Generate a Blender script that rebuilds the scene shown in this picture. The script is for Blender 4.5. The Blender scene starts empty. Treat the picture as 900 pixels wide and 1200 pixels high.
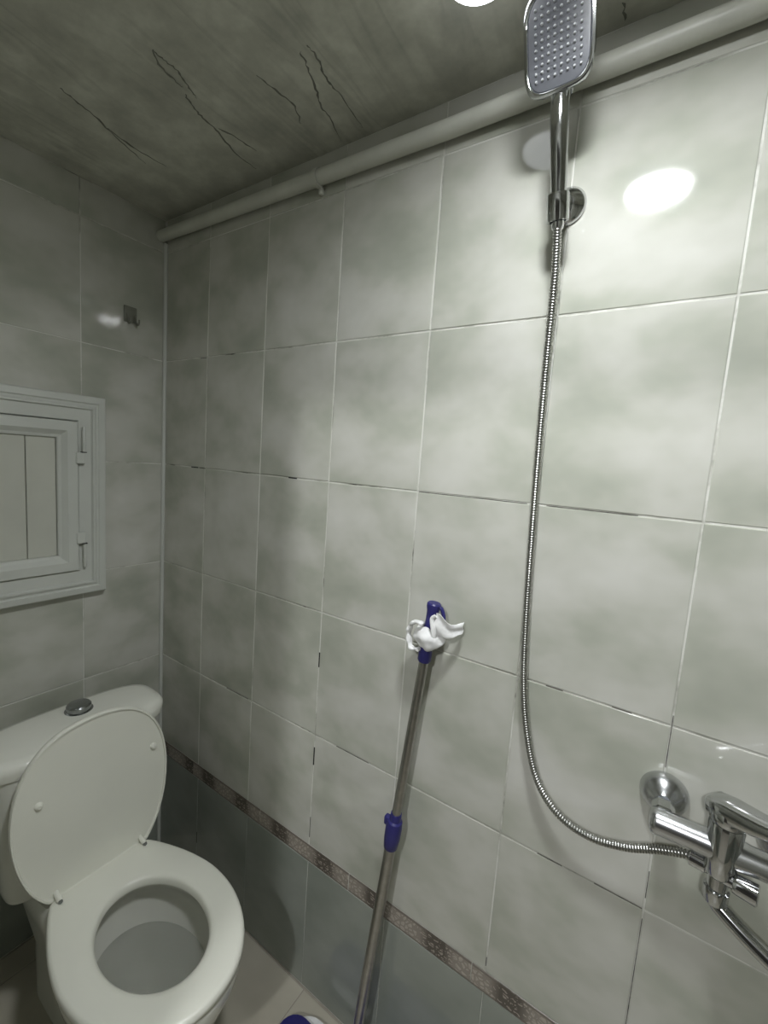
import bpy, bmesh, math, random
from mathutils import Vector, Matrix
random.seed(7)
V = Vector
sc = bpy.context.scene
COL = sc.collection

# ------------------------------------------------------------------ camera, world, exposure
cam_d = bpy.data.cameras.new('camera')
cam = bpy.data.objects.new('camera', cam_d)
COL.objects.link(cam)
cam_d.sensor_fit = 'HORIZONTAL'
cam_d.sensor_width = 36.0
cam_d.lens = 511.6 / 900.0 * 36.0
cam_d.clip_start = 0.01
RX, RY, RZ = V((.8318, .5507, .0697)), V((.1206, -.0568, -.9911)), V((-.5418, .8328, -.1136))
m = Matrix((RX, -RY, -RZ)).transposed().to_4x4()
m.translation = V((1.4306, -.8242, 1.483))
cam.matrix_world = m
sc.camera = cam

W = bpy.data.worlds.new('world')
sc.world = W
W.use_nodes = True
W.node_tree.nodes['Background'].inputs[0].default_value = (.02, .02, .02, 1)
W.node_tree.nodes['Background'].inputs[1].default_value = 0.2

sc.view_settings.view_transform = 'Standard'
sc.view_settings.look = 'None'
sc.view_settings.gamma = 1.0
sc.view_settings.use_curve_mapping = False
sc.view_settings.exposure = 0.22

LAMP_POWER = 115.0          # emission of the main round ceiling lamp
FLARE_DOME_POWER = 4.0          # emission of the added dome that imitates a lens-flare glow

# downward beam of the round ceiling lamp (its diffuser is built further down)
kl = bpy.data.lights.new('ceiling_lamp_beam', 'AREA')
kl.shape = 'DISK'
kl.size = .12
kl.energy = 3.6
kl.spread = math.radians(160)
kl.color = (.945, .98, 1.0)
klo = bpy.data.objects.new('ceiling_lamp_beam', kl)
COL.objects.link(klo)
klo.location = (1.318, -.448, 2.19 - .025)

# corridor lamp shining in through the open doorway behind the camera
hl = bpy.data.lights.new('corridor_lamp', 'AREA')
hl.shape = 'DISK'
hl.size = .12
hl.energy = 17.0
hl.color = (.97, .985, 1.0)
hlo = bpy.data.objects.new('corridor_lamp', hl)
COL.objects.link(hlo)
hlo.location = (1.40, -2.2, 2.35)
hlo.rotation_euler = (math.radians(50), 0, 0)

# ------------------------------------------------------------------ room numbers (metres)
XF, YL, ZC = 2.60, -1.02, 2.19      # front wall, left wall, ceiling
TW, TH, GAP = .25, .3333, .0026
ROWS = [2.19, 2.092, 1.758, 1.425, 1.092, .758, .438]      # joints of the pale tiles
BT, BB = .438, .388                                        # border top and bottom

# ------------------------------------------------------------------ node helpers
def mat(name):
    M = bpy.data.materials.new(name)
    M.use_nodes = True
    nt = M.node_tree
    return M, nt, nt.nodes['Principled BSDF']

def N(nt, t, **kw):
    n = nt.nodes.new(t)
    for k, v in kw.items():
        setattr(n, k, v)
    return n

def ramp(nt, fac, stops):
    r = N(nt, 'ShaderNodeValToRGB')
    cr = r.color_ramp
    while len(cr.elements) < len(stops):
        cr.elements.new(.5)
    for e, (p, c) in zip(cr.elements, stops):
        e.position = p
        e.color = (*c, 1) if len(c) == 3 else c
    nt.links.new(fac, r.inputs[0])
    return r.outputs[0]

def simple(name, col, rough=.4, metal=0., var=.04, scale=30, coat=0., bump=0.):
    M, nt, b = mat(name)
    tc = N(nt, 'ShaderNodeTexCoord')
    no = N(nt, 'ShaderNodeTexNoise')
    no.inputs['Scale'].default_value = scale
    no.inputs['Detail'].default_value = 4
    nt.links.new(tc.outputs['Object'], no.inputs['Vector'])
    lo = tuple(max(0, c * (1 - var * 2)) for c in col)
    hi = tuple(min(1, c * (1 + var * 2)) for c in col)
    c = ramp(nt, no.outputs['Fac'], [(.3, lo), (.7, hi)])
    nt.links.new(c, b.inputs['Base Color'])
    b.inputs['Roughness'].default_value = rough
    b.inputs['Metallic'].default_value = metal
    b.inputs['Coat Weight'].default_value = coat
    if bump:
        bp = N(nt, 'ShaderNodeBump')
        bp.inputs['Strength'].default_value = bump
        bp.inputs['Distance'].default_value = .002
        nt.links.new(no.outputs['Fac'], bp.inputs['Height'])
        nt.links.new(bp.outputs['Normal'], b.inputs['Normal'])
    return M

def emit(name, col, power):
    M, nt, b = mat(name)
    b.inputs['Base Color'].default_value = (.8, .8, .8, 1)
    b.inputs['Emission Color'].default_value = (*col, 1)
    b.inputs['Emission Strength'].default_value = power
    return M

def tile_mat(name, stops, rough):
    """cloudy glazed marble-look tile; every tile gets its own piece of the pattern"""
    M, nt, b = mat(name)
    tc = N(nt, 'ShaderNodeTexCoord')
    oi = N(nt, 'ShaderNodeObjectInfo')
    mu = N(nt, 'ShaderNodeMath', operation='MULTIPLY')
    mu.inputs[1].default_value = 40
    nt.links.new(oi.outputs['Random'], mu.inputs[0])
    cb = N(nt, 'ShaderNodeCombineXYZ')
    for i in range(3):
        nt.links.new(mu.outputs[0], cb.inputs[i])
    mp = N(nt, 'ShaderNodeMapping')
    mp.inputs['Scale'].default_value = (6, 8, 8)
    mp.inputs['Rotation'].default_value = (0, .25, 0)
    nt.links.new(tc.outputs['Object'], mp.inputs['Vector'])
    ad = N(nt, 'ShaderNodeVectorMath', operation='ADD')
    nt.links.new(mp.outputs[0], ad.inputs[0])
    nt.links.new(cb.outputs[0], ad.inputs[1])
    no = N(nt, 'ShaderNodeTexNoise')
    no.inputs['Scale'].default_value = 1.0
    no.inputs['Detail'].default_value = 3.0
    no.inputs['Roughness'].default_value = .5
    no.inputs['Distortion'].default_value = .12
    nt.links.new(ad.outputs[0], no.inputs['Vector'])
    c = ramp(nt, no.outputs['Fac'], stops)
    nt.links.new(c, b.inputs['Base Color'])
    b.inputs['Roughness'].default_value = rough
    b.inputs['Specular IOR Level'].default_value = .5
    return M

M_TILE = tile_mat('glazed_pale_tile', [(.22, (.36, .375, .315)), (.42, (.46, .47, .405)), (.56, (.55, .55, .495)), (.75, (.625, .62, .575))], .07)
M_LOW = tile_mat('glazed_green_tile', [(.3, (.26, .285, .25)), (.7, (.33, .35, .315))], .12)
M_FLOORT = tile_mat('beige_floor_tile', [(.3, (.42, .39, .32)), (.7, (.5, .47, .39))], .35)

def grout_mat():
    M, nt, b = mat('grout')
    tc = N(nt, 'ShaderNodeTexCoord')
    no = N(nt, 'ShaderNodeTexNoise')
    no.inputs['Scale'].default_value = 5.5
    no.inputs['Detail'].default_value = 5
    no.inputs['Roughness'].default_value = .65
    nt.links.new(tc.outputs['Object'], no.inputs['Vector'])
    c = ramp(nt, no.outputs['Fac'], [(.33, (.10, .10, .085)), (.41, (.42, .42, .37)), (.5, (.66, .66, .61)), (.8, (.74, .74, .69))])
    nt.links.new(c, b.inputs['Base Color'])
    b.inputs['Roughness'].default_value = .7
    return M
M_GROUT = grout_mat()
M_FGROUT = simple('floor_grout', (.34, .31, .26), .8)

def border_mat():
    """printed listello: two dark scrollwork medallions per tile on a pale grey-brown ground"""
    M, nt, b = mat('ornamental_border')
    L = nt.links.new
    tc = N(nt, 'ShaderNodeTexCoord')
    sp = N(nt, 'ShaderNodeSeparateXYZ')
    L(tc.outputs['Object'], sp.inputs[0])
    def math_(op, a, bb=None, clamp=False):
        n = N(nt, 'ShaderNodeMath', operation=op)
        n.use_clamp = clamp
        for i, q in enumerate((a, bb)):
            if q is None:
                continue
            if isinstance(q, (int, float)):
                n.inputs[i].default_value = q
            else:
                L(q, n.inputs[i])
        return n.outputs[0]
    ax = math_('ABSOLUTE', sp.outputs[0])
    dx = math_('SUBTRACT', ax, .0833)
    med = math_('SUBTRACT', 1.0, math_('MULTIPLY', math_('ABSOLUTE', dx), 17.0), True)
    vo = N(nt, 'ShaderNodeTexVoronoi', feature='DISTANCE_TO_EDGE')
    vo.inputs['Scale'].default_value = 80
    L(tc.outputs['Object'], vo.inputs['Vector'])
    wv = N(nt, 'ShaderNodeTexWave', wave_type='RINGS')
    wv.inputs['Scale'].default_value = 42
    wv.inputs['Distortion'].default_value = 7
    wv.inputs['Detail'].default_value = 2
    wv.inputs['Detail Scale'].default_value = 2
    L(tc.outputs['Object'], wv.inputs['Vector'])
    lines = math_('LESS_THAN', vo.outputs['Distance'], .13)
    sw = math_('GREATER_THAN', wv.outputs['Fac'], .55)
    dens = math_('MULTIPLY', med, 1.5, True)
    d1 = math_('MULTIPLY', math_('MAXIMUM', lines, sw), dens)
    d2 = math_('MULTIPLY', sw, .14)
    d3 = math_('MULTIPLY', lines, .45)
    d = math_('MAXIMUM', math_('MAXIMUM', d1, d2), d3)
    az = math_('ABSOLUTE', sp.outputs[2])
    edge = math_('MULTIPLY', math_('GREATER_THAN', az, .0195), .75)
    d = math_('MAXIMUM', d, edge)
    mx = N(nt, 'ShaderNodeMix', data_type='RGBA')
    L(d, mx.inputs['Factor'])
    base = N(nt, 'ShaderNodeMix', data_type='RGBA')
    L(med, base.inputs['Factor'])
    base.inputs['A'].default_value = (.47, .42, .365, 1)
    base.inputs['B'].default_value = (.33, .29, .25, 1)
    L(base.outputs['Result'], mx.inputs['A'])
    mx.inputs['B'].default_value = (.10, .085, .07, 1)
    L(mx.outputs['Result'], b.inputs['Base Color'])
    b.inputs['Roughness'].default_value = .3
    return M
M_BORDER = border_mat()

def ceiling_mat():
    """bare grey slab: soft blotches and long dark cracks running across the room"""
    M, nt, b = mat('stained_concrete')
    L = nt.links.new
    tc = N(nt, 'ShaderNodeTexCoord')
    n1 = N(nt, 'ShaderNodeTexNoise')
    n1.inputs['Scale'].default_value = 12
    n1.inputs['Detail'].default_value = 6
    n1.inputs['Roughness'].default_value = .6
    L(tc.outputs['Object'], n1.inputs['Vector'])
    c1 = ramp(nt, n1.outputs['Fac'], [(.32, (.43, .43, .375)), (.5, (.53, .53, .46)), (.68, (.66, .66, .58))])
    # streaks stretched along y
    mp = N(nt, 'ShaderNodeMapping')
    mp.inputs['Scale'].default_value = (8, 1.3, 1)
    L(tc.outputs['Object'], mp.inputs['Vector'])
    n2 = N(nt, 'ShaderNodeTexNoise')
    n2.inputs['Scale'].default_value = 1.3
    n2.inputs['Detail'].default_value = 4
    n2.inputs['Roughness'].default_value = .55
    n2.inputs['Distortion'].default_value = .7
    L(mp.outputs[0], n2.inputs['Vector'])
    c2 = ramp(nt, n2.outputs['Fac'], [(.455, (1, 1, 1)), (.497, (.87, .87, .87)), (.503, (.87, .87, .87)), (.545, (1, 1, 1))])
    n3 = N(nt, 'ShaderNodeTexNoise')
    n3.inputs['Scale'].default_value = 3.1
    n3.inputs['Detail'].default_value = 1
    L(tc.outputs['Object'], n3.inputs['Vector'])
    mask = ramp(nt, n3.outputs['Fac'], [(.44, (0, 0, 0)), (.60, (1, 1, 1))])
    mx = N(nt, 'ShaderNodeMix', data_type='RGBA', blend_type='MULTIPLY')
    L(mask, mx.inputs['Factor'])
    L(c1, mx.inputs['A'])
    L(c2, mx.inputs['B'])
    L(mx.outputs['Result'], b.inputs['Base Color'])
    b.inputs['Roughness'].default_value = .75
    bp = N(nt, 'ShaderNodeBump')
    bp.inputs['Strength'].default_value = .35
    bp.inputs['Distance'].default_value = .004
    L(n1.outputs['Fac'], bp.inputs['Height'])
    L(bp.outputs['Normal'], b.inputs['Normal'])
    return M
M_CEIL = ceiling_mat()

M_CHROME = simple('chrome', (.62, .63, .64), .10, 1.0, .02)
M_CHROME_S = simple('satin_chrome', (.60, .61, .62), .24, 1.0, .02)
M_CHROME_D = simple('dark_chrome', (.33, .345, .35), .16, 1.0, .03)
M_STEEL = simple('brushed_steel', (.42, .41, .385), .30, 1.0, .05, 60)
M_HOSE = simple('hose_steel', (.46, .46, .44), .28, 1.0, .04)
M_CERAMIC = simple('white_ceramic', (.80, .80, .73), .10, 0, .02, 4)
M_SEAT = simple('white_seat_plastic', (.86, .86, .775), .28, 0, .015, 5)
M_PVC = simple('white_pvc', (.60, .615, .575), .35, 0, .03, 6)
M_PANEL = simple('cream_pvc', (.57, .575, .51), .4, 0, .03, 6)
M_PIPE = simple('pale_pipe_plastic', (.58, .585, .52), .4, 0, .05, 10)
M_CRACK = simple('crack_grey', (.19, .19, .165), .9, 0, .1)
M_HOOK = simple('grey_hook_plastic', (.20, .205, .17), .3)
M_DARK = simple('dark_gap', (.02, .02, .02), .9)
M_BLUE = simple('navy_plastic', (.028, .026, .155), .38, 0, .06, 20)
M_RAG = simple('white_cloth', (.78, .78, .77), .9, 0, .04, 60, bump=.4)
M_FACE = simple('grey_spray_face', (.12, .125, .14), .35, 0, .04)
M_NOZ = simple('pale_rubber', (.55, .56, .58), .5)
M_HALL = simple('corridor_paint', (.16, .15, .135), .8, 0, .02, 3)
M_DOOR = simple('white_door_paint', (.6, .6, .56), .45, 0, .02, 5)
M_WATER, _nt, _b = mat('toilet_water')
_b.inputs['Base Color'].default_value = (.9, .91, .89, 1)
_b.inputs['Roughness'].default_value = .02
_b.inputs['Transmission Weight'].default_value = .9
_b.inputs['IOR'].default_value = 1.33

# ------------------------------------------------------------------ object helpers
ORG = {}
def link(name, bm, material, parent=None, smooth=False, sharp=.6):
    """one mesh object from world-space bmesh"""
    bmesh.ops.recalc_face_normals(bm, faces=bm.faces)
    me = bpy.data.meshes.new(name)
    off = V((0, 0, 0))
    p = parent
    if p is not None:
        off = ORG.get(p.name, V((0, 0, 0)))
    if off.length:
        bmesh.ops.translate(bm, verts=bm.verts, vec=-off)
    if smooth:
        for f in bm.faces:
            f.smooth = True
        for e in bm.edges:
            if len(e.link_faces) == 2 and e.calc_face_angle(0) > sharp:
                e.smooth = False
    bm.to_mesh(me)
    bm.free()
    me.materials.append(material)
    o = bpy.data.objects.new(name, me)
    COL.objects.link(o)
    if parent is not None:
        o.parent = parent
    ORG[o.name] = off
    return o

def thing(name, label, cat, loc, group=None):
    o = bpy.data.objects.new(name, None)
    o.empty_display_size = .05
    COL.objects.link(o)
    o.location = loc
    ORG[o.name] = V(loc)
    o['label'] = label
    o['category'] = cat
    if group:
        o['group'] = group
    return o

def tag(o, label, cat, group=None):
    o['label'] = label
    o['category'] = cat
    if group:
        o['group'] = group
    return o

def box(bm, lo, hi, bev=0., seg=2):
    r = bmesh.ops.create_cube(bm, size=1)
    vs = r['verts']
    lo, hi = V(lo), V(hi)
    for v in vs:
        v.co = V(((lo[i] + hi[i]) / 2 + v.co[i] * (hi[i] - lo[i]) for i in range(3)))
    if bev:
        es = list({e for v in vs for e in v.link_edges})
        bmesh.ops.bevel(bm, geom=es, offset=bev, segments=seg, affect='EDGES', profile=.5)
    return bm

def loft(bm, rings, closed=True, cap0=True, cap1=True):
    vr = [[bm.verts.new(p) for p in r] for r in rings]
    n = len(vr[0])
    for a, b in zip(vr, vr[1:]):
        for i in range(n if closed else n - 1):
            j = (i + 1) % n
            bm.faces.new((a[i], a[j], b[j], b[i]))
    if cap0:
        bm.faces.new(vr[0][::-1])
    if cap1:
        bm.faces.new(vr[-1])
    return vr

def frame(d):
    d = V(d).normalized()
    u = d.cross(V((0, 0, 1)))
    if u.length < .05:
        u = d.cross(V((1, 0, 0)))
    u.normalize()
    return u, d.cross(u).normalized(), d

def lathe(bm, p0, p1, prof, n=24, cap0=True, cap1=True):
    """prof: (t along p0-p1 in 0..1, radius)"""
    p0, p1 = V(p0), V(p1)
    u, w, d = frame(p1 - p0)
    rings = []
    for t, r in prof:
        c = p0.lerp(p1, t)
        rings.append([c + (u * math.cos(a) + w * math.sin(a)) * r for a in [2 * math.pi * i / n for i in range(n)]])
    loft(bm, rings, True, cap0, cap1)
    return bm

def catmull(pts, sub, closed=False):
    pts = [V(p) for p in pts]
    n = len(pts)
    out = []
    for i in range(n if closed else n - 1):
        if closed:
            a, b, c, d = pts[i - 1], pts[i], pts[(i + 1) % n], pts[(i + 2) % n]
        else:
            a, b, c, d = pts[max(i - 1, 0)], pts[i], pts[i + 1], pts[min(i + 2, n - 1)]
        for k in range(sub):
            t = k / sub
            out.append(.5 * ((2 * b) + (c - a) * t + (2 * a - 5 * b + 4 * c - d) * t * t + (3 * b - a - 3 * c + d) * t ** 3))
    if not closed:
        out.append(pts[-1])
    return out

def resample(pts, step):
    out = [pts[0]]
    acc = 0
    for a, b in zip(pts, pts[1:]):
        L = (b - a).length
        if L < 1e-9:
            continue
        t = step - acc
        while t <= L:
            out.append(a.lerp(b, t / L))
            t += step
        acc = L - (t - step)
    return out

def tube(bm, pts, rad, n=12, flat=1.0):
    """rad: number or function(i, count); parallel transported"""
    pts = [V(p) for p in pts]
    rings = []
    u = None
    for i, p in enumerate(pts):
        d = (pts[min(i + 1, len(pts) - 1)] - pts[max(i - 1, 0)]).normalized()
        if u is None:
            u, w, _ = frame(d)
        else:
            u = (u - d * u.dot(d)).normalized()
            w = d.cross(u)
        r = rad(i, len(pts)) if callable(rad) else rad
        rings.append([p + u * math.cos(a) * r + w * math.sin(a) * r * flat for a in [2 * math.pi * k / n for k in range(n)]])
    loft(bm, rings)
    return bm

def superellipse(cx, cy, a, b, e, n=48):
    out = []
    for i in range(n):
        t = 2 * math.pi * i / n
        c, s = math.cos(t), math.sin(t)
        out.append((cx + a * math.copysign(abs(c) ** (2 / e), c), cy + b * math.copysign(abs(s) ** (2 / e), s)))
    return out

# ------------------------------------------------------------------ setting: tiled walls
TILE_MESH = {}
def tile_mesh(w, h, t=.008, bev=.0016):
    """tile standing in the local xz plane, glazed face towards -y at y=0; shared by tiles of the same size"""
    key = (round(w, 4), round(h, 4), t)
    if key in TILE_MESH:
        return TILE_MESH[key]
    bm = bmesh.new()
    def ring(ins, y):
        a, b = w / 2 - ins, h / 2 - ins
        return [V((-a, y, -b)), V((a, y, -b)), V((a, y, b)), V((-a, y, b))]
    loft(bm, [ring(bev, 0), ring(bev * .3, bev * .35), ring(0, bev), ring(0, t)], True, True, False)
    bmesh.ops.recalc_face_normals(bm, faces=bm.faces)
    # glazed face must look to -y
    me = bpy.data.meshes.new('tile')
    bm.to_mesh(me)
    bm.free()
    TILE_MESH[key] = me
    return me

def put_tile(name, w, h, loc, rotz, material, parent, tilt=(0, 0), rotx=0):
    src = tile_mesh(w, h)
    key = (src.name, material.name)
    if key not in TILE_MESH:
        me = src.copy()
        me.materials.append(material)
        TILE_MESH[key] = me
    o = bpy.data.objects.new(name, TILE_MESH[key])
    COL.objects.link(o)
    o.location = loc
    o.rotation_euler = (tilt[0] + rotx, 0, rotz + tilt[1])
    o.parent = parent
    return o

def wall(name, lo, hi):
    bm = bmesh.new()
    box(bm, lo, hi)
    o = link(name, bm, M_GROUT)
    o['kind'] = 'structure'
    return o

def tile_wall(par, org, dirx, rotz, cols, hole=None, border_joints=None):
    """org: wall point at floor with s=0, dirx: world direction of s, cols: joints in s"""
    dirx = V(dirx)
    rnd = lambda a: random.uniform(-a, a)
    def place(name, s0, s1, z0, z1, material, gap=GAP):
        if s1 - s0 < .02 or z1 - z0 < .02:
            return
        if hole and s1 > hole[0] + .001 and s0 < hole[1] - .001 and z1 > hole[2] + .001 and z0 < hole[3] - .001:
            return
        c = V(org) + dirx * (s0 + s1) / 2 + V((0, 0, (z0 + z1) / 2))
        nrm = V((math.sin(rotz), -math.cos(rotz), 0))
        c += nrm * rnd(.00035)
        put_tile(name, s1 - s0 - gap, z1 - z0 - gap, c, rotz, material, par, (rnd(.0012), rnd(.0012)))
    for s0, s1 in zip(cols, cols[1:]):
        for z1, z0 in zip(ROWS, ROWS[1:]):
            place('tile', s0, s1, z0, z1, M_TILE)
        place('tile', s0, s1, .004, BB, M_LOW, .0007)
    bj = border_joints or [cols[0]] + [c for c in [i * .333 for i in range(1, 12)] if cols[0] + .03 < c < cols[-1] - .03] + [cols[-1]]
    for s0, s1 in zip(bj, bj[1:]):
        place('border_tile', s0, s1, BB, BT, M_BORDER, .0010)

wr = wall('wall_right', (0, .0012, 0), (XF, .10, ZC))
cols_r = [0.002, .227, .477, .727, .977, 1.227, 1.477, 1.727, 1.977, 2.227, 2.477, XF]
tile_wall(wr, (0, 0, 0), (1, 0, 0), 0, cols_r, border_joints=[.002, .199, .532, .865, 1.198, 1.531, 1.864, 2.197, 2.53, XF])
# back wall: seen from the room its tiles run towards -y
wb = wall('wall_back', (-.10, YL, 0), (-.0012, .10, ZC))
cols_b = [YL, -.994, -.744, -.494, -.244, -.002]
tile_wall(wb, (0, 0, 0), (0, 1, 0), math.pi / 2, cols_b)
DX0, DX1, DZ = .95, 1.80, 2.02        # open doorway in the left wall, where the photographer stands
bm = bmesh.new()
box(bm, (0, YL - .10, 0), (DX0, YL - .0012, ZC))
box(bm, (DX1, YL - .10, 0), (XF, YL - .0012, ZC))
box(bm, (DX0, YL - .10, DZ), (DX1, YL - .0012, ZC))
wl = link('wall_left', bm, M_GROUT)
wl['kind'] = 'structure'
tile_wall(wl, (0, YL, 0), (1, 0, 0), math.pi, [.002, .2, .45, .70, DX0])
tile_wall(wl, (0, YL, 0), (1, 0, 0), math.pi, [DX1, 2.05, 2.30, 2.55, XF])
wf = wall('wall_front', (XF + .0012, YL - .10, 0), (XF + .10, .10, ZC))
tile_wall(wf, (XF, 0, 0), (0, 1, 0), -math.pi / 2, cols_b)

bm = bmesh.new()
box(bm, (-.10, YL - .10, -.10), (XF + .10, .10, -.0012))
fl = link('floor', bm, M_FGROUT)
fl['kind'] = 'structure'
xs = [0.002] + [.075 + .333 * i for i in range(8)] + [XF]
ys = [YL, -.999, -.666, -.333, -.002]
for x0, x1 in zip(xs, xs[1:]):
    for y0, y1 in zip(ys, ys[1:]):
        if x1 - x0 > .03 and y1 - y0 > .03:
            put_tile('tile', x1 - x0 - .003, y1 - y0 - .003, ((x0 + x1) / 2, (y0 + y1) / 2, random.uniform(-.0003, .0003)), 0, M_FLOORT, fl, (0, 0), -math.pi / 2)

bm = bmesh.new()
box(bm, (-.10, YL - .10, ZC), (XF + .10, .10, ZC + .12))
ce = link('ceiling', bm, M_CEIL)
ce['kind'] = 'structure'

# long dark cracks in the slab
for path in (
        [(0.558, -0.353), (0.538, -0.33), (0.532, -0.298), (0.53, -0.277)],
        [(0.556, -0.349), (0.556, -0.33), (0.556, -0.304), (0.541, -0.269), (0.53, -0.247)],
        [(0.518, -0.265), (0.503, -0.237), (0.495, -0.208), (0.488, -0.165), (0.468, -0.106), (0.465, -0.039)],
        [(0.5, -0.173), (0.511, -0.139), (0.517, -0.083)],
        [(0.299, -0.4), (0.292, -0.375), (0.281, -0.33), (0.249, -0.261), (0.224, -0.184)],
        [(0.266, -0.296), (0.256, -0.225), (0.262, -0.154)],
        [(0.813, -0.222), (0.811, -0.194), (0.796, -0.149), (0.798, -0.11), (0.786, -0.023)],
        [(0.793, -0.219), (0.782, -0.187), (0.761, -0.139), (0.745, -0.113), (0.74, -0.073), (0.72, -0.014)],
        [(0.684, -0.224), (0.69, -0.184), (0.695, -0.135), (0.673, -0.095)],
        [(1.282, -0.04), (1.283, -0.008)],
        ):
    pts = [V((p[0], p[1], 0)) for p in path]
    fine = catmull(pts, 6)
    bm = bmesh.new()
    L, Rr = [], []
    rk = random.Random(len(pts) * 7 + int(pts[0].x * 1000))
    for i, p in enumerate(fine):
        d = (fine[min(i + 1, len(fine) - 1)] - fine[max(i - 1, 0)]).normalized()
        n = V((-d.y, d.x, 0))
        s = i / (len(fine) - 1)
        w = (.0005 + .0018 * rk.random()) * (math.sin(math.pi * min(1, s + .04)) ** .5 + .1)
        c = p + n * rk.uniform(-.002, .002)
        L.append((c + n * w).to_3d()); Rr.append((c - n * w).to_3d())
    lo = [[V((a.x, a.y, ZC - .0006)) for a in L], [V((a.x, a.y, ZC - .0006)) for a in Rr]]
    hi = [[V((a.x, a.y, ZC + .001)) for a in L], [V((a.x, a.y, ZC + .001)) for a in Rr]]
    loft(bm, [lo[0], lo[1], hi[1], hi[0]], False, False, False)
    link('crack', bm, M_CRACK, ce)

# white bead down the corner between back and right wall
bm = bmesh.new()
lathe(bm, (.004, -.004, .0), (.004, -.004, 2.12), [(0, .0062), (1, .0062)], 10)
tr = link('trim_1', bm, M_PVC, smooth=True)
tr['kind'] = 'structure'

# doorway lining and the corridor behind it (outside the view)
bm = bmesh.new()
box(bm, (DX0, YL - .11, 0), (DX0 + .03, YL + .006, DZ), .004, 1)
box(bm, (DX1 - .03, YL - .11, 0), (DX1, YL + .006, DZ), .004, 1)
box(bm, (DX0 + .03, YL - .11, DZ - .03), (DX1 - .03, YL + .006, DZ), .004, 1)
d1 = link('door_1', bm, M_DOOR)
d1['kind'] = 'structure'
for nm, lo, hi, mt in (('floor_hall', (-.4, -2.9, -.10), (3.4, YL - .10, 0), M_FLOORT), ('wall_hall', (-.4, -3.0, 0), (3.4, -2.9, 2.6), M_HALL), ('ceiling_hall', (-.4, -3.0, 2.6), (3.4, YL - .10, 2.7), M_HALL)):
    bm = bmesh.new()
    box(bm, lo, hi)
    o = link(nm, bm, mt)
    o['kind'] = 'structure'
bm = bmesh.new()
box(bm, (-.5, -2.9, 0), (-.4, YL - .10, 2.6))
box(bm, (3.4, -2.9, 0), (3.5, YL - .10, 2.6))
o = link('wall_hall_end', bm, M_HALL)
o['kind'] = 'structure'

# spots where the grout has fallen out (dark slots in the joints of the right wall)
for (x0, x1, z0, z1) in ((.587, .617, 1.4232, 1.4262), (.7252, .7288, .945, .985), (.7252, .7288, .672, .722), (.2255, .2285, .15, .19), (.192, .222, 1.754, 1.757), (.155, .19, 1.4235, 1.4262)):
    bm = bmesh.new()
    box(bm, (x0, .0003, z0), (x1, .0018, z1))
    link('grout_gap', bm, M_DARK, wr)

# hairlines where the grout has darkened or shrunk away from the tile edge
M_HAIR = simple('dirty_grout', (.16, .155, .135), .8, 0, .3, 60)
for (x0, x1, z0, z1) in ((.98, 1.21, 1.4240, 1.4254), (1.245, 1.39, 1.4240, 1.4254), (.36, .46, .7572, .7586), (.80, .90, .7572, .7586), (1.30, 1.345, .7570, .7588), (1.40, 1.475, .7572, .7586), (1.28, 1.31, 1.0908, 1.0926), (1.39, 1.42, 1.0910, 1.0926), (1.4763, 1.4778, .48, .74), (1.4763, 1.4778, .78, .83), (1.4763, 1.4778, 1.02, 1.11), (.7262, .7278, .46, .52), (1.2262, 1.2278, .452, .472), (.20, .227, 1.424, 1.4254)):
    bm = bmesh.new()
    box(bm, (x0, .0002, z0), (x1, .0018, z1))
    link('grout_gap', bm, M_HAIR, wr)

# ------------------------------------------------------------------ ceiling lamp and added flare dome
t = thing('ceiling_light', 'round white ceiling lamp above the shower, mirrored in the wall tiles', 'lamp', (1.318, -.448, ZC))
bm = bmesh.new()
lathe(bm, (1.318, -.448, ZC), (1.318, -.448, ZC - .02), [(0, .082), (.6, .082), (1, .074), (1, .066), (.7, .064)], 40, True, True)
link('lamp_ring', bm, M_PVC, t, True)
bm = bmesh.new()
lathe(bm, (1.318, -.448, ZC - .014), (1.318, -.448, ZC - .022), [(0, .0655), (.4, .0655), (.8, .06), (1, .045)], 40)
link('lamp_diffuser', bm, emit('lamp_glow', (.955, .985, 1.0), LAMP_POWER), t, True)

GX, GY = 1.120, -.205  # added glowing dome in place of lens flare, not a known lamp
t = thing('flare_dome', 'small glowing white dome added on the ceiling to imitate lens flare beside the shower head', 'lamp', (GX, GY, ZC))
bm = bmesh.new()
lathe(bm, (GX, GY, ZC), (GX, GY, ZC - .010), [(0, .060), (.8, .060), (1, .056)], 32)
link('flare_dome_base', bm, M_PVC, t, True)
bm = bmesh.new()
lathe(bm, (GX, GY, ZC - .009), (GX, GY, ZC - .036), [(0, .054)] + [(math.sin(math.pi / 2 * k / 8), .054 * math.cos(math.pi / 2 * k / 8) + .0005) for k in range(1, 9)], 32)
link('flare_dome_cap', bm, emit('flare_glow', (.94, .97, 1.0), FLARE_DOME_POWER), t, True)

# ------------------------------------------------------------------ pipe along the ceiling edge
t = thing('ceiling_pipe', 'long pale plastic pipe running along the top of the tiled wall', 'pipe', (0, -.019, 2.122))
bm = bmesh.new()
tube(bm, [(.002, -.019, 2.136), (.5, -.0185, 2.129), (1.0, -.019, 2.123), (1.5, -.019, 2.126), (2.0, -.019, 2.13), (XF - .004, -.019, 2.13)], .0165, 20)
link('pipe_run', bm, M_PIPE, t, True)
for x, z in ((.66, 2.1265), (1.62, 2.127)):
    bm = bmesh.new()
    lathe(bm, (x - .006, -.019, z), (x + .006, -.019, z), [(0, .0172), (0, .0195), (1, .0195), (1, .0172)], 20, False, False)
    box(bm, (x - .005, -.012, z - .031), (x + .005, -.001, z - .013), .002, 1)
    link('pipe_clip', bm, M_PIPE, t, True)

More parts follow.
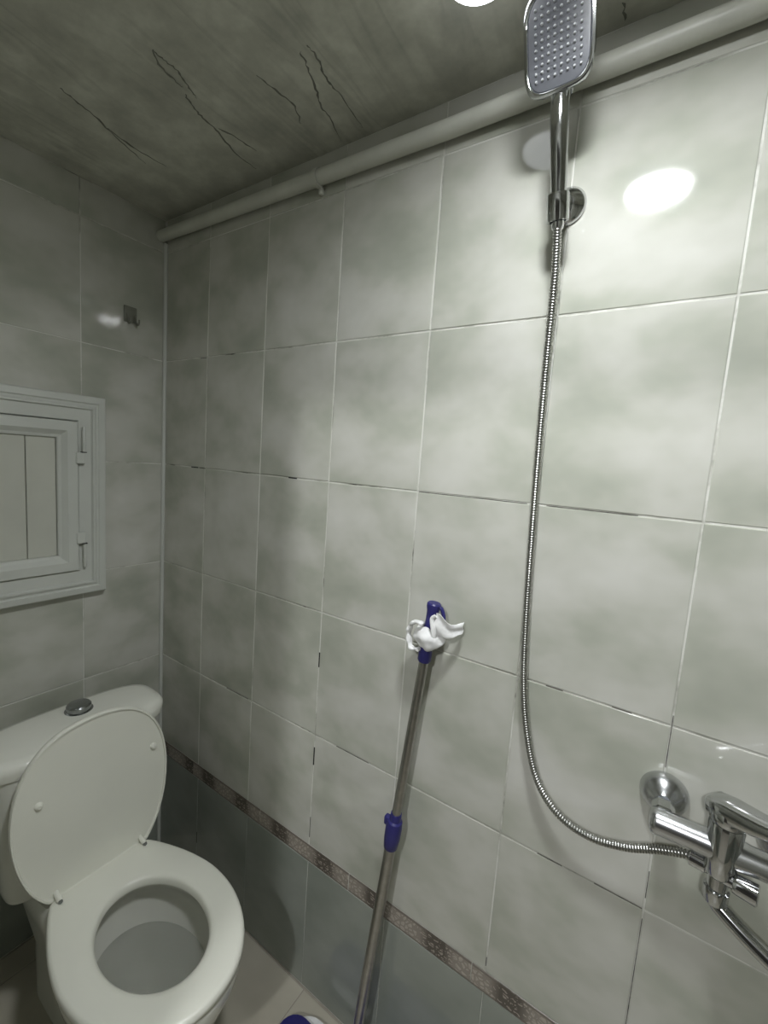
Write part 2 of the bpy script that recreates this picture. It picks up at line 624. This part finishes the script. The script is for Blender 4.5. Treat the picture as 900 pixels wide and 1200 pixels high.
# ------------------------------------------------------------------ small hook on the back wall
t = thing('wall_hook', 'small grey adhesive double hook on the back wall above the hatch', 'hook', (0, -.112, 1.86))
bm = bmesh.new()
box(bm, (.0004, -.131, 1.848), (.005, -.093, 1.895), .002, 2)
link('hook_plate', bm, M_HOOK, t, True)
for yy in (-.124, -.1):
    bm = bmesh.new()
    tube(bm, catmull([(.004, yy, 1.872), (.010, yy, 1.853), (.02, yy, 1.842), (.029, yy, 1.846), (.031, yy, 1.857)], 5), lambda i, n: .0035 - .001 * i / n, 10)
    link('hook_prong', bm, M_HOOK, t, True)

# ------------------------------------------------------------------ access hatch
HY1, HY0, HZ0, HZ1 = -.192, -.760, 1.036, 1.609
t = thing('access_hatch', 'white framed plastic access hatch with two hinges in the back wall', 'hatch', (0, (HY0 + HY1) / 2, HZ0))
def rect(ins, x):
    return [V((x, HY0 + ins, HZ0 + ins)), V((x, HY1 - ins, HZ0 + ins)), V((x, HY1 - ins, HZ1 - ins)), V((x, HY0 + ins, HZ1 - ins))]
bm = bmesh.new()
loft(bm, [rect(.072, .002), rect(0, .002), rect(0, .024), rect(.003, .028), rect(.019, .030), rect(.022, .026), rect(.025, .026), rect(.031, .031), rect(.036, .031), rect(.039, .024), rect(.070, .024), rect(.072, .022), rect(.072, .002)], True, False, False)
link('frame', bm, M_PVC, t)
bm = bmesh.new()
loft(bm, [rect(.122, .008), rect(.0745, .008), rect(.0745, .030), rect(.077, .033), rect(.101, .034), rect(.113, .024), rect(.120, .022), rect(.122, .019), rect(.122, .008)], True, False, False)
sash = link('sash', bm, M_PVC, t)
e = [HY1 - .122, -.382, -.482, -.582, HY0 + .122]
for a, b in zip(e, e[1:]):
    bm = bmesh.new()
    box(bm, (.009, b + .0008, HZ0 + .122), (.0155, a - .0008, HZ1 - .122), .0014, 1)
    link('panel_board', bm, M_PANEL, sash)
for zb, up in ((1.4345, 1), (1.2055, -1)):
    bm = bmesh.new()
    box(bm, (.030, -.2735, zb - .016), (.0385, -.2505, zb + .016), .002, 1)
    h = link('hinge', bm, M_PVC, t)
    bm = bmesh.new()
    lathe(bm, (.0335, -.2525, zb + up * .017), (.0335, -.2525, zb + up * .088), [(0, .0045), (.95, .0045), (1, .003)], 12)
    link('hinge_barrel', bm, M_PVC, h, True)
    bm = bmesh.new()
    box(bm, (.030, -.2605, zb + up * .0165 - .0012), (.0392, -.2475, zb + up * .0165 + .0012))
    link('hinge_gap', bm, M_DARK, h)

# ------------------------------------------------------------------ toilet
TY = -.345
t = thing('toilet', 'white ceramic toilet with its lid raised against the cistern', 'toilet', (.45, TY, 0))
half = [(.335, 0), (.335, .06), (.337, .100), (.352, .120), (.43, .151), (.5, .169), (.565, .176), (.64, .168), (.71, .142), (.76, .104), (.79, .058), (.80, 0)]
ring_pts = [(x, y, 0) for x, y in half] + [(x, -y, 0) for x, y in half[-2:0:-1]]
OUT = catmull(ring_pts, 4, True)
NP = len(OUT)
def outline(s, z, cx=.565, sx=None, dx=0):
    return [V((cx + dx + (p.x - cx) * (sx or s), TY + p.y * s, z)) for p in OUT]
def ell(cx, a, b, z):
    out = []
    for p in OUT:
        th = math.atan2(p.y / .178, (p.x - .57) / .233)
        out.append(V((cx + a * math.cos(th), TY + b * math.sin(th), z)))
    return out
# bowl: foot, outside, rim, inside down to the trap
bm = bmesh.new()
rings = [outline(.60, .0, sx=.62, dx=-.06), outline(.60, .03, sx=.62, dx=-.06), outline(.55, .07, sx=.60, dx=-.06), outline(.54, .15, sx=.62, dx=-.05), outline(.66, .23, sx=.74, dx=-.02),
         outline(.84, .30, sx=.89), outline(.945, .345, sx=.965), outline(.965, .365, sx=.975), outline(.965, .380, sx=.975), outline(.95, .386, sx=.965),
         ell(.575, .17, .128, .386), ell(.575, .162, .121, .378), ell(.575, .162, .121, .355), ell(.577, .172, .131, .345), ell(.575, .168, .128, .32), ell(.568, .148, .112, .26), ell(.56, .12, .09, .21), ell(.55, .085, .065, .17), ell(.545, .05, .045, .14)]
loft(bm, rings)
bowl = link('bowl', bm, M_CERAMIC, t, True, .9)
bm = bmesh.new()
loft(bm, [ell(.568, .15, .1135, .2655), ell(.568, .15, .1135, .266)])
link('water', bm, M_WATER, bowl)
# rear deck that carries the cistern
bm = bmesh.new()
loft(bm, [[V((x, TY + y - 0, z)) for x, y in superellipse(.235, 0, a, b, 5)] for a, b, z in ((.10, .09, .0), (.10, .09, .16), (.125, .115, .30), (.13, .125, .37), (.125, .12, .386))])
link('rear_deck', bm, M_CERAMIC, t, True)
# cistern
def plan(cx, a, b, z, e=5):
    return [V((x, TY + y, z)) for x, y in superellipse(cx, 0, a, b, e, 64)]
bm = bmesh.new()
loft(bm, [plan(.196, .082, .165, .387), plan(.196, .088, .172, .42), plan(.196, .094, .184, .60), plan(.196, .095, .186, .716)])
link('tank', bm, M_CERAMIC, t, True)
bm = bmesh.new()
loft(bm, [plan(.196, .094, .20, .712, 3.4), plan(.197, .101, .211, .716, 3.4), plan(.197, .103, .214, .732, 3.4), plan(.197, .102, .213, .744, 3.4), plan(.196, .095, .206, .752, 3.4), plan(.196, .08, .188, .7555, 3.4), plan(.196, .03, .1, .757, 3)])
tl = link('tank_lid', bm, M_CERAMIC, t, True, 1.0)
bm = bmesh.new()
lathe(bm, (.160, -.322, .752), (.160, -.322, .776), [(0, .033), (.25, .033), (.3, .029), (.75, .029), (.92, .026), (1, .02)], 32)
o = link('flush_button', bm, M_CHROME_D, t, True)
o['label'] = 'dark chrome round flush button'
# seat ring
bm = bmesh.new()
rings = [ell(.578, .142, .104, .3885), outline(.972, .3885), outline(.992, .391), outline(1.0, .397), outline(.995, .404), outline(.98, .408), outline(.95, .410), ell(.578, .160, .120, .410), ell(.578, .149, .110, .4075), ell(.578, .143, .105, .402), ell(.578, .142, .104, .3885)]
vr = loft(bm, rings, True, False, False)
bmesh.ops.remove_doubles(bm, verts=bm.verts, dist=1e-5)
link('seat', bm, M_SEAT, t, True, .9)
# raised lid, leaning back
LEAN = .08
half_l = [(.402, 0), (.402, .06), (.403, .105), (.413, .122), (.46, .150), (.53, .171), (.61, .178), (.68, .169), (.735, .147), (.775, .113), (.800, .068), (.810, 0)]
LP = catmull([(z, y, 0) for z, y in half_l] + [(z, -y, 0) for z, y in half_l[-2:0:-1]], 4, True)
def lidring(s, d):
    out = []
    for p in LP:
        z = .60 + (p.x - .60) * s
        y = TY + p.y * s
        out.append(V((.338 - LEAN * (z - .41) + d, y, z)))
    return out
bm = bmesh.new()
loft(bm, [lidring(.94, -.0165), lidring(.985, -.013), lidring(1.0, -.006), lidring(1.0, .0), lidring(.99, .003), lidring(.972, .003), lidring(.962, -.001), lidring(.93, -.0015)])
lid = link('lid', bm, M_SEAT, t, True, .9)
for yy, zz in ((-.467, .650), (-.203, .655)):
    bm = bmesh.new()
    x = .338 - LEAN * (zz - .41)
    lathe(bm, (x - .002, yy, zz), (x + .0065, yy, zz), [(0, .0095), (.5, .008), (.8, .0065), (1, .004)], 16)
    link('buffer', bm, M_SEAT, lid, True)
for yy in (-.247, -.443):
    bm = bmesh.new()
    tube(bm, catmull([(.318, yy, .398), (.326, yy, .418), (.342, yy, .419), (.358, yy, .413)], 4), .0062, 12)
    h = link('hinge', bm, M_SEAT, t, True)
    bm = bmesh.new()
    lathe(bm, (.356, yy, .4095), (.362, yy, .4145), [(0, .0045), (1, .0045)], 10)
    link('hinge_pin', bm, M_CHROME_D, h, True)
bm = bmesh.new()
lathe(bm, (.330, TY - .095, .407), (.330, TY + .095, .407), [(0, .0055), (1, .0055)], 10)
link('hinge_rod', bm, M_SEAT, t, True)

# ------------------------------------------------------------------ telescopic flat mop
P0, P1 = V((.956, -.066, .055)), V((1.0535, -.030, 1.208))
t = thing('mop', 'flat mop with grey telescopic pole and navy grip leaning on the tiled wall', 'mop', (.956, -.07, 0))
pl = lambda s: P0.lerp(P1, s)
bm = bmesh.new()
lathe(bm, pl(.02), pl(.535), [(0, .0125), (1, .0125)], 24)
link('lower_pole', bm, M_STEEL, t, True)
bm = bmesh.new()
lathe(bm, pl(.50), pl(.90), [(0, .0102), (1, .0102)], 24)
link('upper_pole', bm, M_STEEL, t, True)
bm = bmesh.new()
lathe(bm, pl(.500), pl(.575), [(0, .0125), (.04, .0155), (.30, .0180), (.62, .0185), (.78, .0165), (.82, .0128), (.93, .0126), (1, .0118)], 24)
box(bm, pl(.552) + V((-.024, -.008, -.008)), pl(.552) + V((-.010, .006, .012)), .003, 2)
sl = link('lock_sleeve', bm, M_BLUE, t, True)
sl['label'] = 'navy locking sleeve'
bm = bmesh.new()
lathe(bm, pl(.885), pl(.996), [(0, .0125), (.03, .0143), (.15, .0143), (.2, .0128), (.45, .0138), (.72, .0118), (.86, .0125), (.93, .0148), (.98, .0148), (1, .0125)], 24)
tube(bm, catmull([pl(.992) + V((.006, 0, -.004)), pl(.99) + V((.016, .002, -.002)), pl(.985) + V((.023, .003, -.012)), pl(.975) + V((.0255, .003, -.022))], 5), .004, 10)
gr = link('grip', bm, M_BLUE, t, True)
gr['label'] = 'navy grip with hanging loop'
# head: joint, plate with rounded ends, pad underneath
bm = bmesh.new()
lathe(bm, pl(-.02), pl(.05), [(0, .011), (.3, .016), (.9, .0165), (1, .0135)], 20)
box(bm, (.93, -.138, .030), (.98, -.055, .050), .006, 2)
link('swivel_joint', bm, M_BLUE, t, True)
def stadium(cx, cy, L, w, z, n=12):
    pts = []
    for i in range(n + 1):
        a = -math.pi / 2 + math.pi * i / n
        pts.append(V((cx + L - w + w * math.cos(a), cy + w * math.sin(a), z)))
    for i in range(n + 1):
        a = math.pi / 2 + math.pi * i / n
        pts.append(V((cx - L + w + w * math.cos(a), cy + w * math.sin(a), z)))
    return pts
bm = bmesh.new()
loft(bm, [stadium(.976, -.110, .218, .046, .016), stadium(.976, -.110, .221, .049, .02), stadium(.976, -.110, .219, .047, .030), stadium(.976, -.110, .205, .034, .034)])
link('head_plate', bm, M_BLUE, t, True)
bm = bmesh.new()
loft(bm, [stadium(.984, -.095, .205, .055, .002), stadium(.984, -.095, .212, .062, .008), stadium(.984, -.095, .208, .058, .017)])
link('microfibre_pad', bm, M_RAG, t, True)

# ------------------------------------------------------------------ white rag knotted round the grip
bm = bmesh.new()
AX = (P1 - P0).normalized()
ea = V((1, 0, 0)); ea = (ea - AX * ea.dot(AX)).normalized(); eb = AX.cross(ea)
rc = pl(.929)
rr = random.Random(3)
rings = []
for k in range(15):
    s = k / 14
    base = .0170 + .0125 * math.sin(math.pi * s) ** .7
    ring = []
    for i in range(40):
        a = 2 * math.pi * i / 40
        bul = .0075 * max(0, math.cos(a - .2 + .9 * s)) * math.sin(math.pi * s)
        wr_ = .0016 * math.sin(a * 5 + s * 7) + .0013 * math.sin(a * 3 - s * 11) + .0009 * math.sin(a * 9 + s * 3)
        c = pl(.916 + .035 * s + .006 * math.sin(a * 2 + 1) * (1 - s) + .003 * math.sin(a * 3))
        r = base + bul + wr_
        p = c + (ea * math.cos(a) + eb * math.sin(a)) * r
        p.y = min(p.y, -.0015)
        ring.append(p)
    rings.append(ring)
inner0 = [pl(.918) + (ea * math.cos(2 * math.pi * i / 40) + eb * math.sin(2 * math.pi * i / 40)) * .0148 for i in range(40)]
inner1 = [pl(.950) + (ea * math.cos(2 * math.pi * i / 40) + eb * math.sin(2 * math.pi * i / 40)) * .0148 for i in range(40)]
loft(bm, [inner0] + rings + [inner1], True, False, False)
q = pl(.95)
tube(bm, catmull([q + V((-.006, -.020, .010)), q + V((-.022, -.020, .012)), q + V((-.036, -.016, .000)), q + V((-.041, -.014, -.016)), q + V((-.037, -.016, -.036)), q + V((-.028, -.020, -.047)), q + V((-.012, -.022, -.044))], 6), lambda i, n: .0078 + .0018 * math.sin(i * .9), 10, .5)
# flap standing out to the right
grid = []
for i in range(9):
    u = i / 8
    row = []
    for j in range(7):
        w = j / 6 - .5
        h = (.046 - .022 * u + .004 * math.sin(u * 6))
        p = q + V((.019 + .048 * u, -.016 + .030 * u - .008 * math.sin(math.pi * u) - .0035 * math.cos(w * 8 + u * 5), .016 + w * h - .008 * math.sin(u * 2.2) + .003 * math.sin(u * 8)))
        p.y = min(p.y, -.003)
        row.append(p)
    grid.append(row)
top = [[p + V((0, -.002, 0)) for p in r] for r in grid]
def sheet(a, b):
    fa = [[bm.verts.new(p) for p in r] for r in a]
    fb = [[bm.verts.new(p) for p in r] for r in b]
    nu, nv = len(a), len(a[0])
    for i in range(nu - 1):
        for j in range(nv - 1):
            bm.faces.new((fa[i][j], fa[i + 1][j], fa[i + 1][j + 1], fa[i][j + 1]))
            bm.faces.new((fb[i][j], fb[i][j + 1], fb[i + 1][j + 1], fb[i + 1][j]))
    for i in range(nu - 1):
        bm.faces.new((fa[i][0], fb[i][0], fb[i + 1][0], fa[i + 1][0]))
        bm.faces.new((fa[i][-1], fa[i + 1][-1], fb[i + 1][-1], fb[i][-1]))
    for j in range(nv - 1):
        bm.faces.new((fa[0][j], fa[0][j + 1], fb[0][j + 1], fb[0][j]))
        bm.faces.new((fa[-1][j], fb[-1][j], fb[-1][j + 1], fa[-1][j + 1]))
sheet(grid, top)
# tail that rises beside the grip to the flap
tube(bm, catmull([q + V((.014, -.017, -.026)), q + V((.020, -.020, -.010)), q + V((.017, -.021, .010)), q + V((.013, -.019, .026)), q + V((.019, -.017, .033))], 6), lambda i, n: .0065 - .0015 * abs(i / n - .5), 10, .6)
rag = link('rag', bm, M_RAG, None, True, 1.2)
tag(rag, 'white rag knotted around the navy grip of the mop', 'cloth')

# ------------------------------------------------------------------ hand shower, bracket, hose
A = V((1.2255, -.058, 1.893))                 # lower end of the handle
B = V((1.2195, -.100, 2.046))                 # where the head starts
hd = V((-.035, -.33, .943)).normalized()      # up along the head
hu = V((1, 0, 0)); hu = (hu - hd * hu.dot(hd)).normalized()
hn = hu.cross(hd); hn = hn if hn.y < 0 else -hn   # out of the spray face
t = thing('hand_shower', 'chrome hand shower with square grey spray face, held high on the wall', 'shower', A)
HC = B + hd * .064
def hring(a, b, d, e=4.2, n=48):
    return [HC + hu * x + hd * y + hn * d for x, y in superellipse(0, 0, a, b, e, n)]
bm = bmesh.new()
loft(bm, [hring(.030, .045, -.014), hring(.043, .057, -.011), hring(.049, .0615, -.003), hring(.050, .063, .003), hring(.049, .062, .0065), hring(.0455, .058, .0075), hring(.0435, .056, .006), hring(.043, .0555, .0035)])
link('head_shell', bm, M_CHROME, t, True, .9)
bm = bmesh.new()
loft(bm, [hring(.0432, .0557, .003), hring(.0425, .055, .0055), hring(.040, .0525, .006), hring(.010, .02, .0062)])
fc = link('spray_face', bm, M_FACE, t, True, .9)
fc['label'] = 'grey spray face'
bm = bmesh.new()
for i in range(8):
    for j in range(10):
        c = HC + hu * (-.0315 + .009 * i) + hd * (-.0405 + .009 * j) + hn * .0055
        lathe(bm, c, c + hn * .0035, [(0, .0021), (.7, .0018), (1, .0012)], 8, False, True)
nz = link('nozzles', bm, M_NOZ, fc, True)
nz['kind'] = 'stuff'
bm = bmesh.new()
B2 = B - hn * .009
hp = catmull([A, A.lerp(B, .35) + V((0, .003, 0)), A.lerp(B, .75) + V((0, .003, 0)), B2, B2 + hd * .007 - hn * .003], 8)
def hr(i, n):
    s = i / (n - 1)
    return .0105 + .0035 * math.sin(min(1, s * 1.5) * math.pi * .5) + .003 * max(0, s - .8) * 5 - (.002 if s < .04 else 0)
tube(bm, hp, hr, 20)
link('handle', bm, M_CHROME, t, True)
bm = bmesh.new()
lathe(bm, A + V((.0003, .004, -.018)), A + V((0, 0, .004)), [(0, .0075), (.15, .0095), (.8, .0098), (1, .0088)], 20)
link('hose_nut', bm, M_CHROME, t, True)

t = thing('shower_bracket', 'round chrome wall bracket clipping the hand shower handle', 'bracket', (1.224, 0, 1.93))
bm = bmesh.new()
lathe(bm, (1.224, -.0005, 1.936), (1.224, -.018, 1.936), [(0, .031), (.2, .031), (.55, .026), (.8, .018), (1, .014)], 36)
link('wall_plate', bm, M_CHROME, t, True, .9)
bm = bmesh.new()
lathe(bm, (1.224, -.014, 1.936), (1.225, -.046, 1.914), [(0, .0125), (.6, .0115), (1, .012)], 24)
c0, c1 = A + V((0, .002, -.006)), A.lerp(B, .2)
u, w, d = frame(c1 - c0)
lathe(bm, c0, c1, [(0, .0128), (0, .0165), (.1, .0172), (.9, .0172), (1, .0165), (1, .0138)], 28, False, False)
link('holder', bm, M_CHROME, t, True, .9)

hose = [(1.2262, -.0555, 1.876), (1.228, -.045, 1.7987), (1.2252, -.030, 1.679), (1.2258, -.022, 1.5342), (1.2297, -.020, 1.3814), (1.2358, -.020, 1.2228), (1.2448, -.020, 1.093), (1.2616, -.022, .9988), (1.2898, -.026, .9201), (1.333, -.032, .8788), (1.3841, -.038, .8706), (1.4347, -.045, .8866), (1.4787, -.052, .9135), (1.5103, -.058, .9304), (1.5240, -.060, .9335)]
hp = resample(catmull(hose, 24), .0015)
bm = bmesh.new()
tube(bm, hp, lambda i, n: .0068 if i % 3 else .0055, 12)
hs = link('shower_hose', bm, M_HOSE, None, True, 1.2)
tag(hs, 'ribbed metal hose hanging in a long curve from hand shower to mixer', 'hose')

# ------------------------------------------------------------------ bath mixer
t = thing('shower_mixer', 'chrome wall mixer tap with lever and swivel spout', 'tap', (1.555, 0, .97))
for x in (1.480, 1.630):
    bm = bmesh.new()
    lathe(bm, (x, -.0005, .979), (x, -.034, .979), [(0, .034), (.08, .0348), (.2, .0345), (.4, .032), (.6, .0275), (.8, .0205), (.92, .0155), (1, .0135)], 36)
    link('escutcheon', bm, M_CHROME_S, t, True, .9)
    bm = bmesh.new()
    lathe(bm, (x, -.034, .979), (x, -.052, .973), [(0, .0125), (.1, .0155), (.8, .0155), (1, .013)], 6)
    link('union_nut', bm, M_CHROME, t)
bm = bmesh.new()
lathe(bm, (1.463, -.064, .968), (1.647, -.064, .968), [(0, .013), (.02, .0185), (.05, .0195), (.30, .0185), (.42, .0205), (.58, .0205), (.70, .0185), (.95, .0195), (.98, .0185), (1, .013)], 28)
link('body', bm, M_CHROME_S, t, True, .9)
bm = bmesh.new()
lathe(bm, (1.553, -.068, .930), (1.553, -.068, 1.012), [(0, .015), (.08, .0195), (.5, .0205), (.93, .0215), (1, .0205)], 32)
link('cartridge_body', bm, M_CHROME, t, True, .9)
bm = bmesh.new()
lathe(bm, (1.553, -.068, 1.0125), (1.553, -.068, 1.034), [(0, .0205), (.1, .0222), (.75, .0222), (1, .018)], 32)
ld = V((.80, -.55, .12)).normalized()
lw = ld.cross(V((0, 0, 1))).normalized()
ln = lw.cross(ld).normalized()
def lring(s, w, h, up):
    c = V((1.545, -.062, 1.034)) + ld * s + V((0, 0, up))
    return [c + lw * x + ln * y for x, y in superellipse(0, 0, w, h, 4, 20)]
loft(bm, [lring(-.016, .012, .007, -.004), lring(-.010, .020, .012, -.004), lring(.012, .0215, .0145, -.004), lring(.045, .0195, .0125, -.002), lring(.085, .0165, .008, .005), lring(.110, .015, .0055, .0105), lring(.114, .011, .0035, .0115)])
link('lever', bm, M_CHROME, t, True, .9)
kd = V((.97, -.2, 0)).normalized()
bm = bmesh.new()
k0 = V((1.556, -.076, .936))
lathe(bm, k0, k0 + kd * .040, [(0, .009), (.3, .009), (.32, .0125), (.42, .0135), (.95, .0145), (1, .012)], 24)
link('diverter_knob', bm, M_CHROME, t, True, .8)
bm = bmesh.new()
lathe(bm, (1.550, -.066, .933), (1.518, -.060, .9325), [(0, .010), (.35, .010), (.38, .0115), (.95, .0115), (1, .0095)], 18)
link('hose_outlet', bm, M_CHROME, t, True, .8)
bm = bmesh.new()
lathe(bm, (1.553, -.070, .936), (1.553, -.070, .888), [(0, .014), (.35, .013), (.5, .0125), (.52, .0155), (.9, .0155), (1, .012)], 24)
link('spout_collar', bm, M_CHROME, t, True, .8)
bm = bmesh.new()
tube(bm, catmull([(1.553, -.070, .90), (1.554, -.071, .892), (1.562, -.075, .885), (1.60, -.094, .871), (1.66, -.123, .859), (1.73, -.157, .858), (1.775, -.178, .860), (1.79, -.186, .854), (1.793, -.188, .838)], 6), .0112, 18)
sp = link('spout', bm, M_CHROME, t, True)
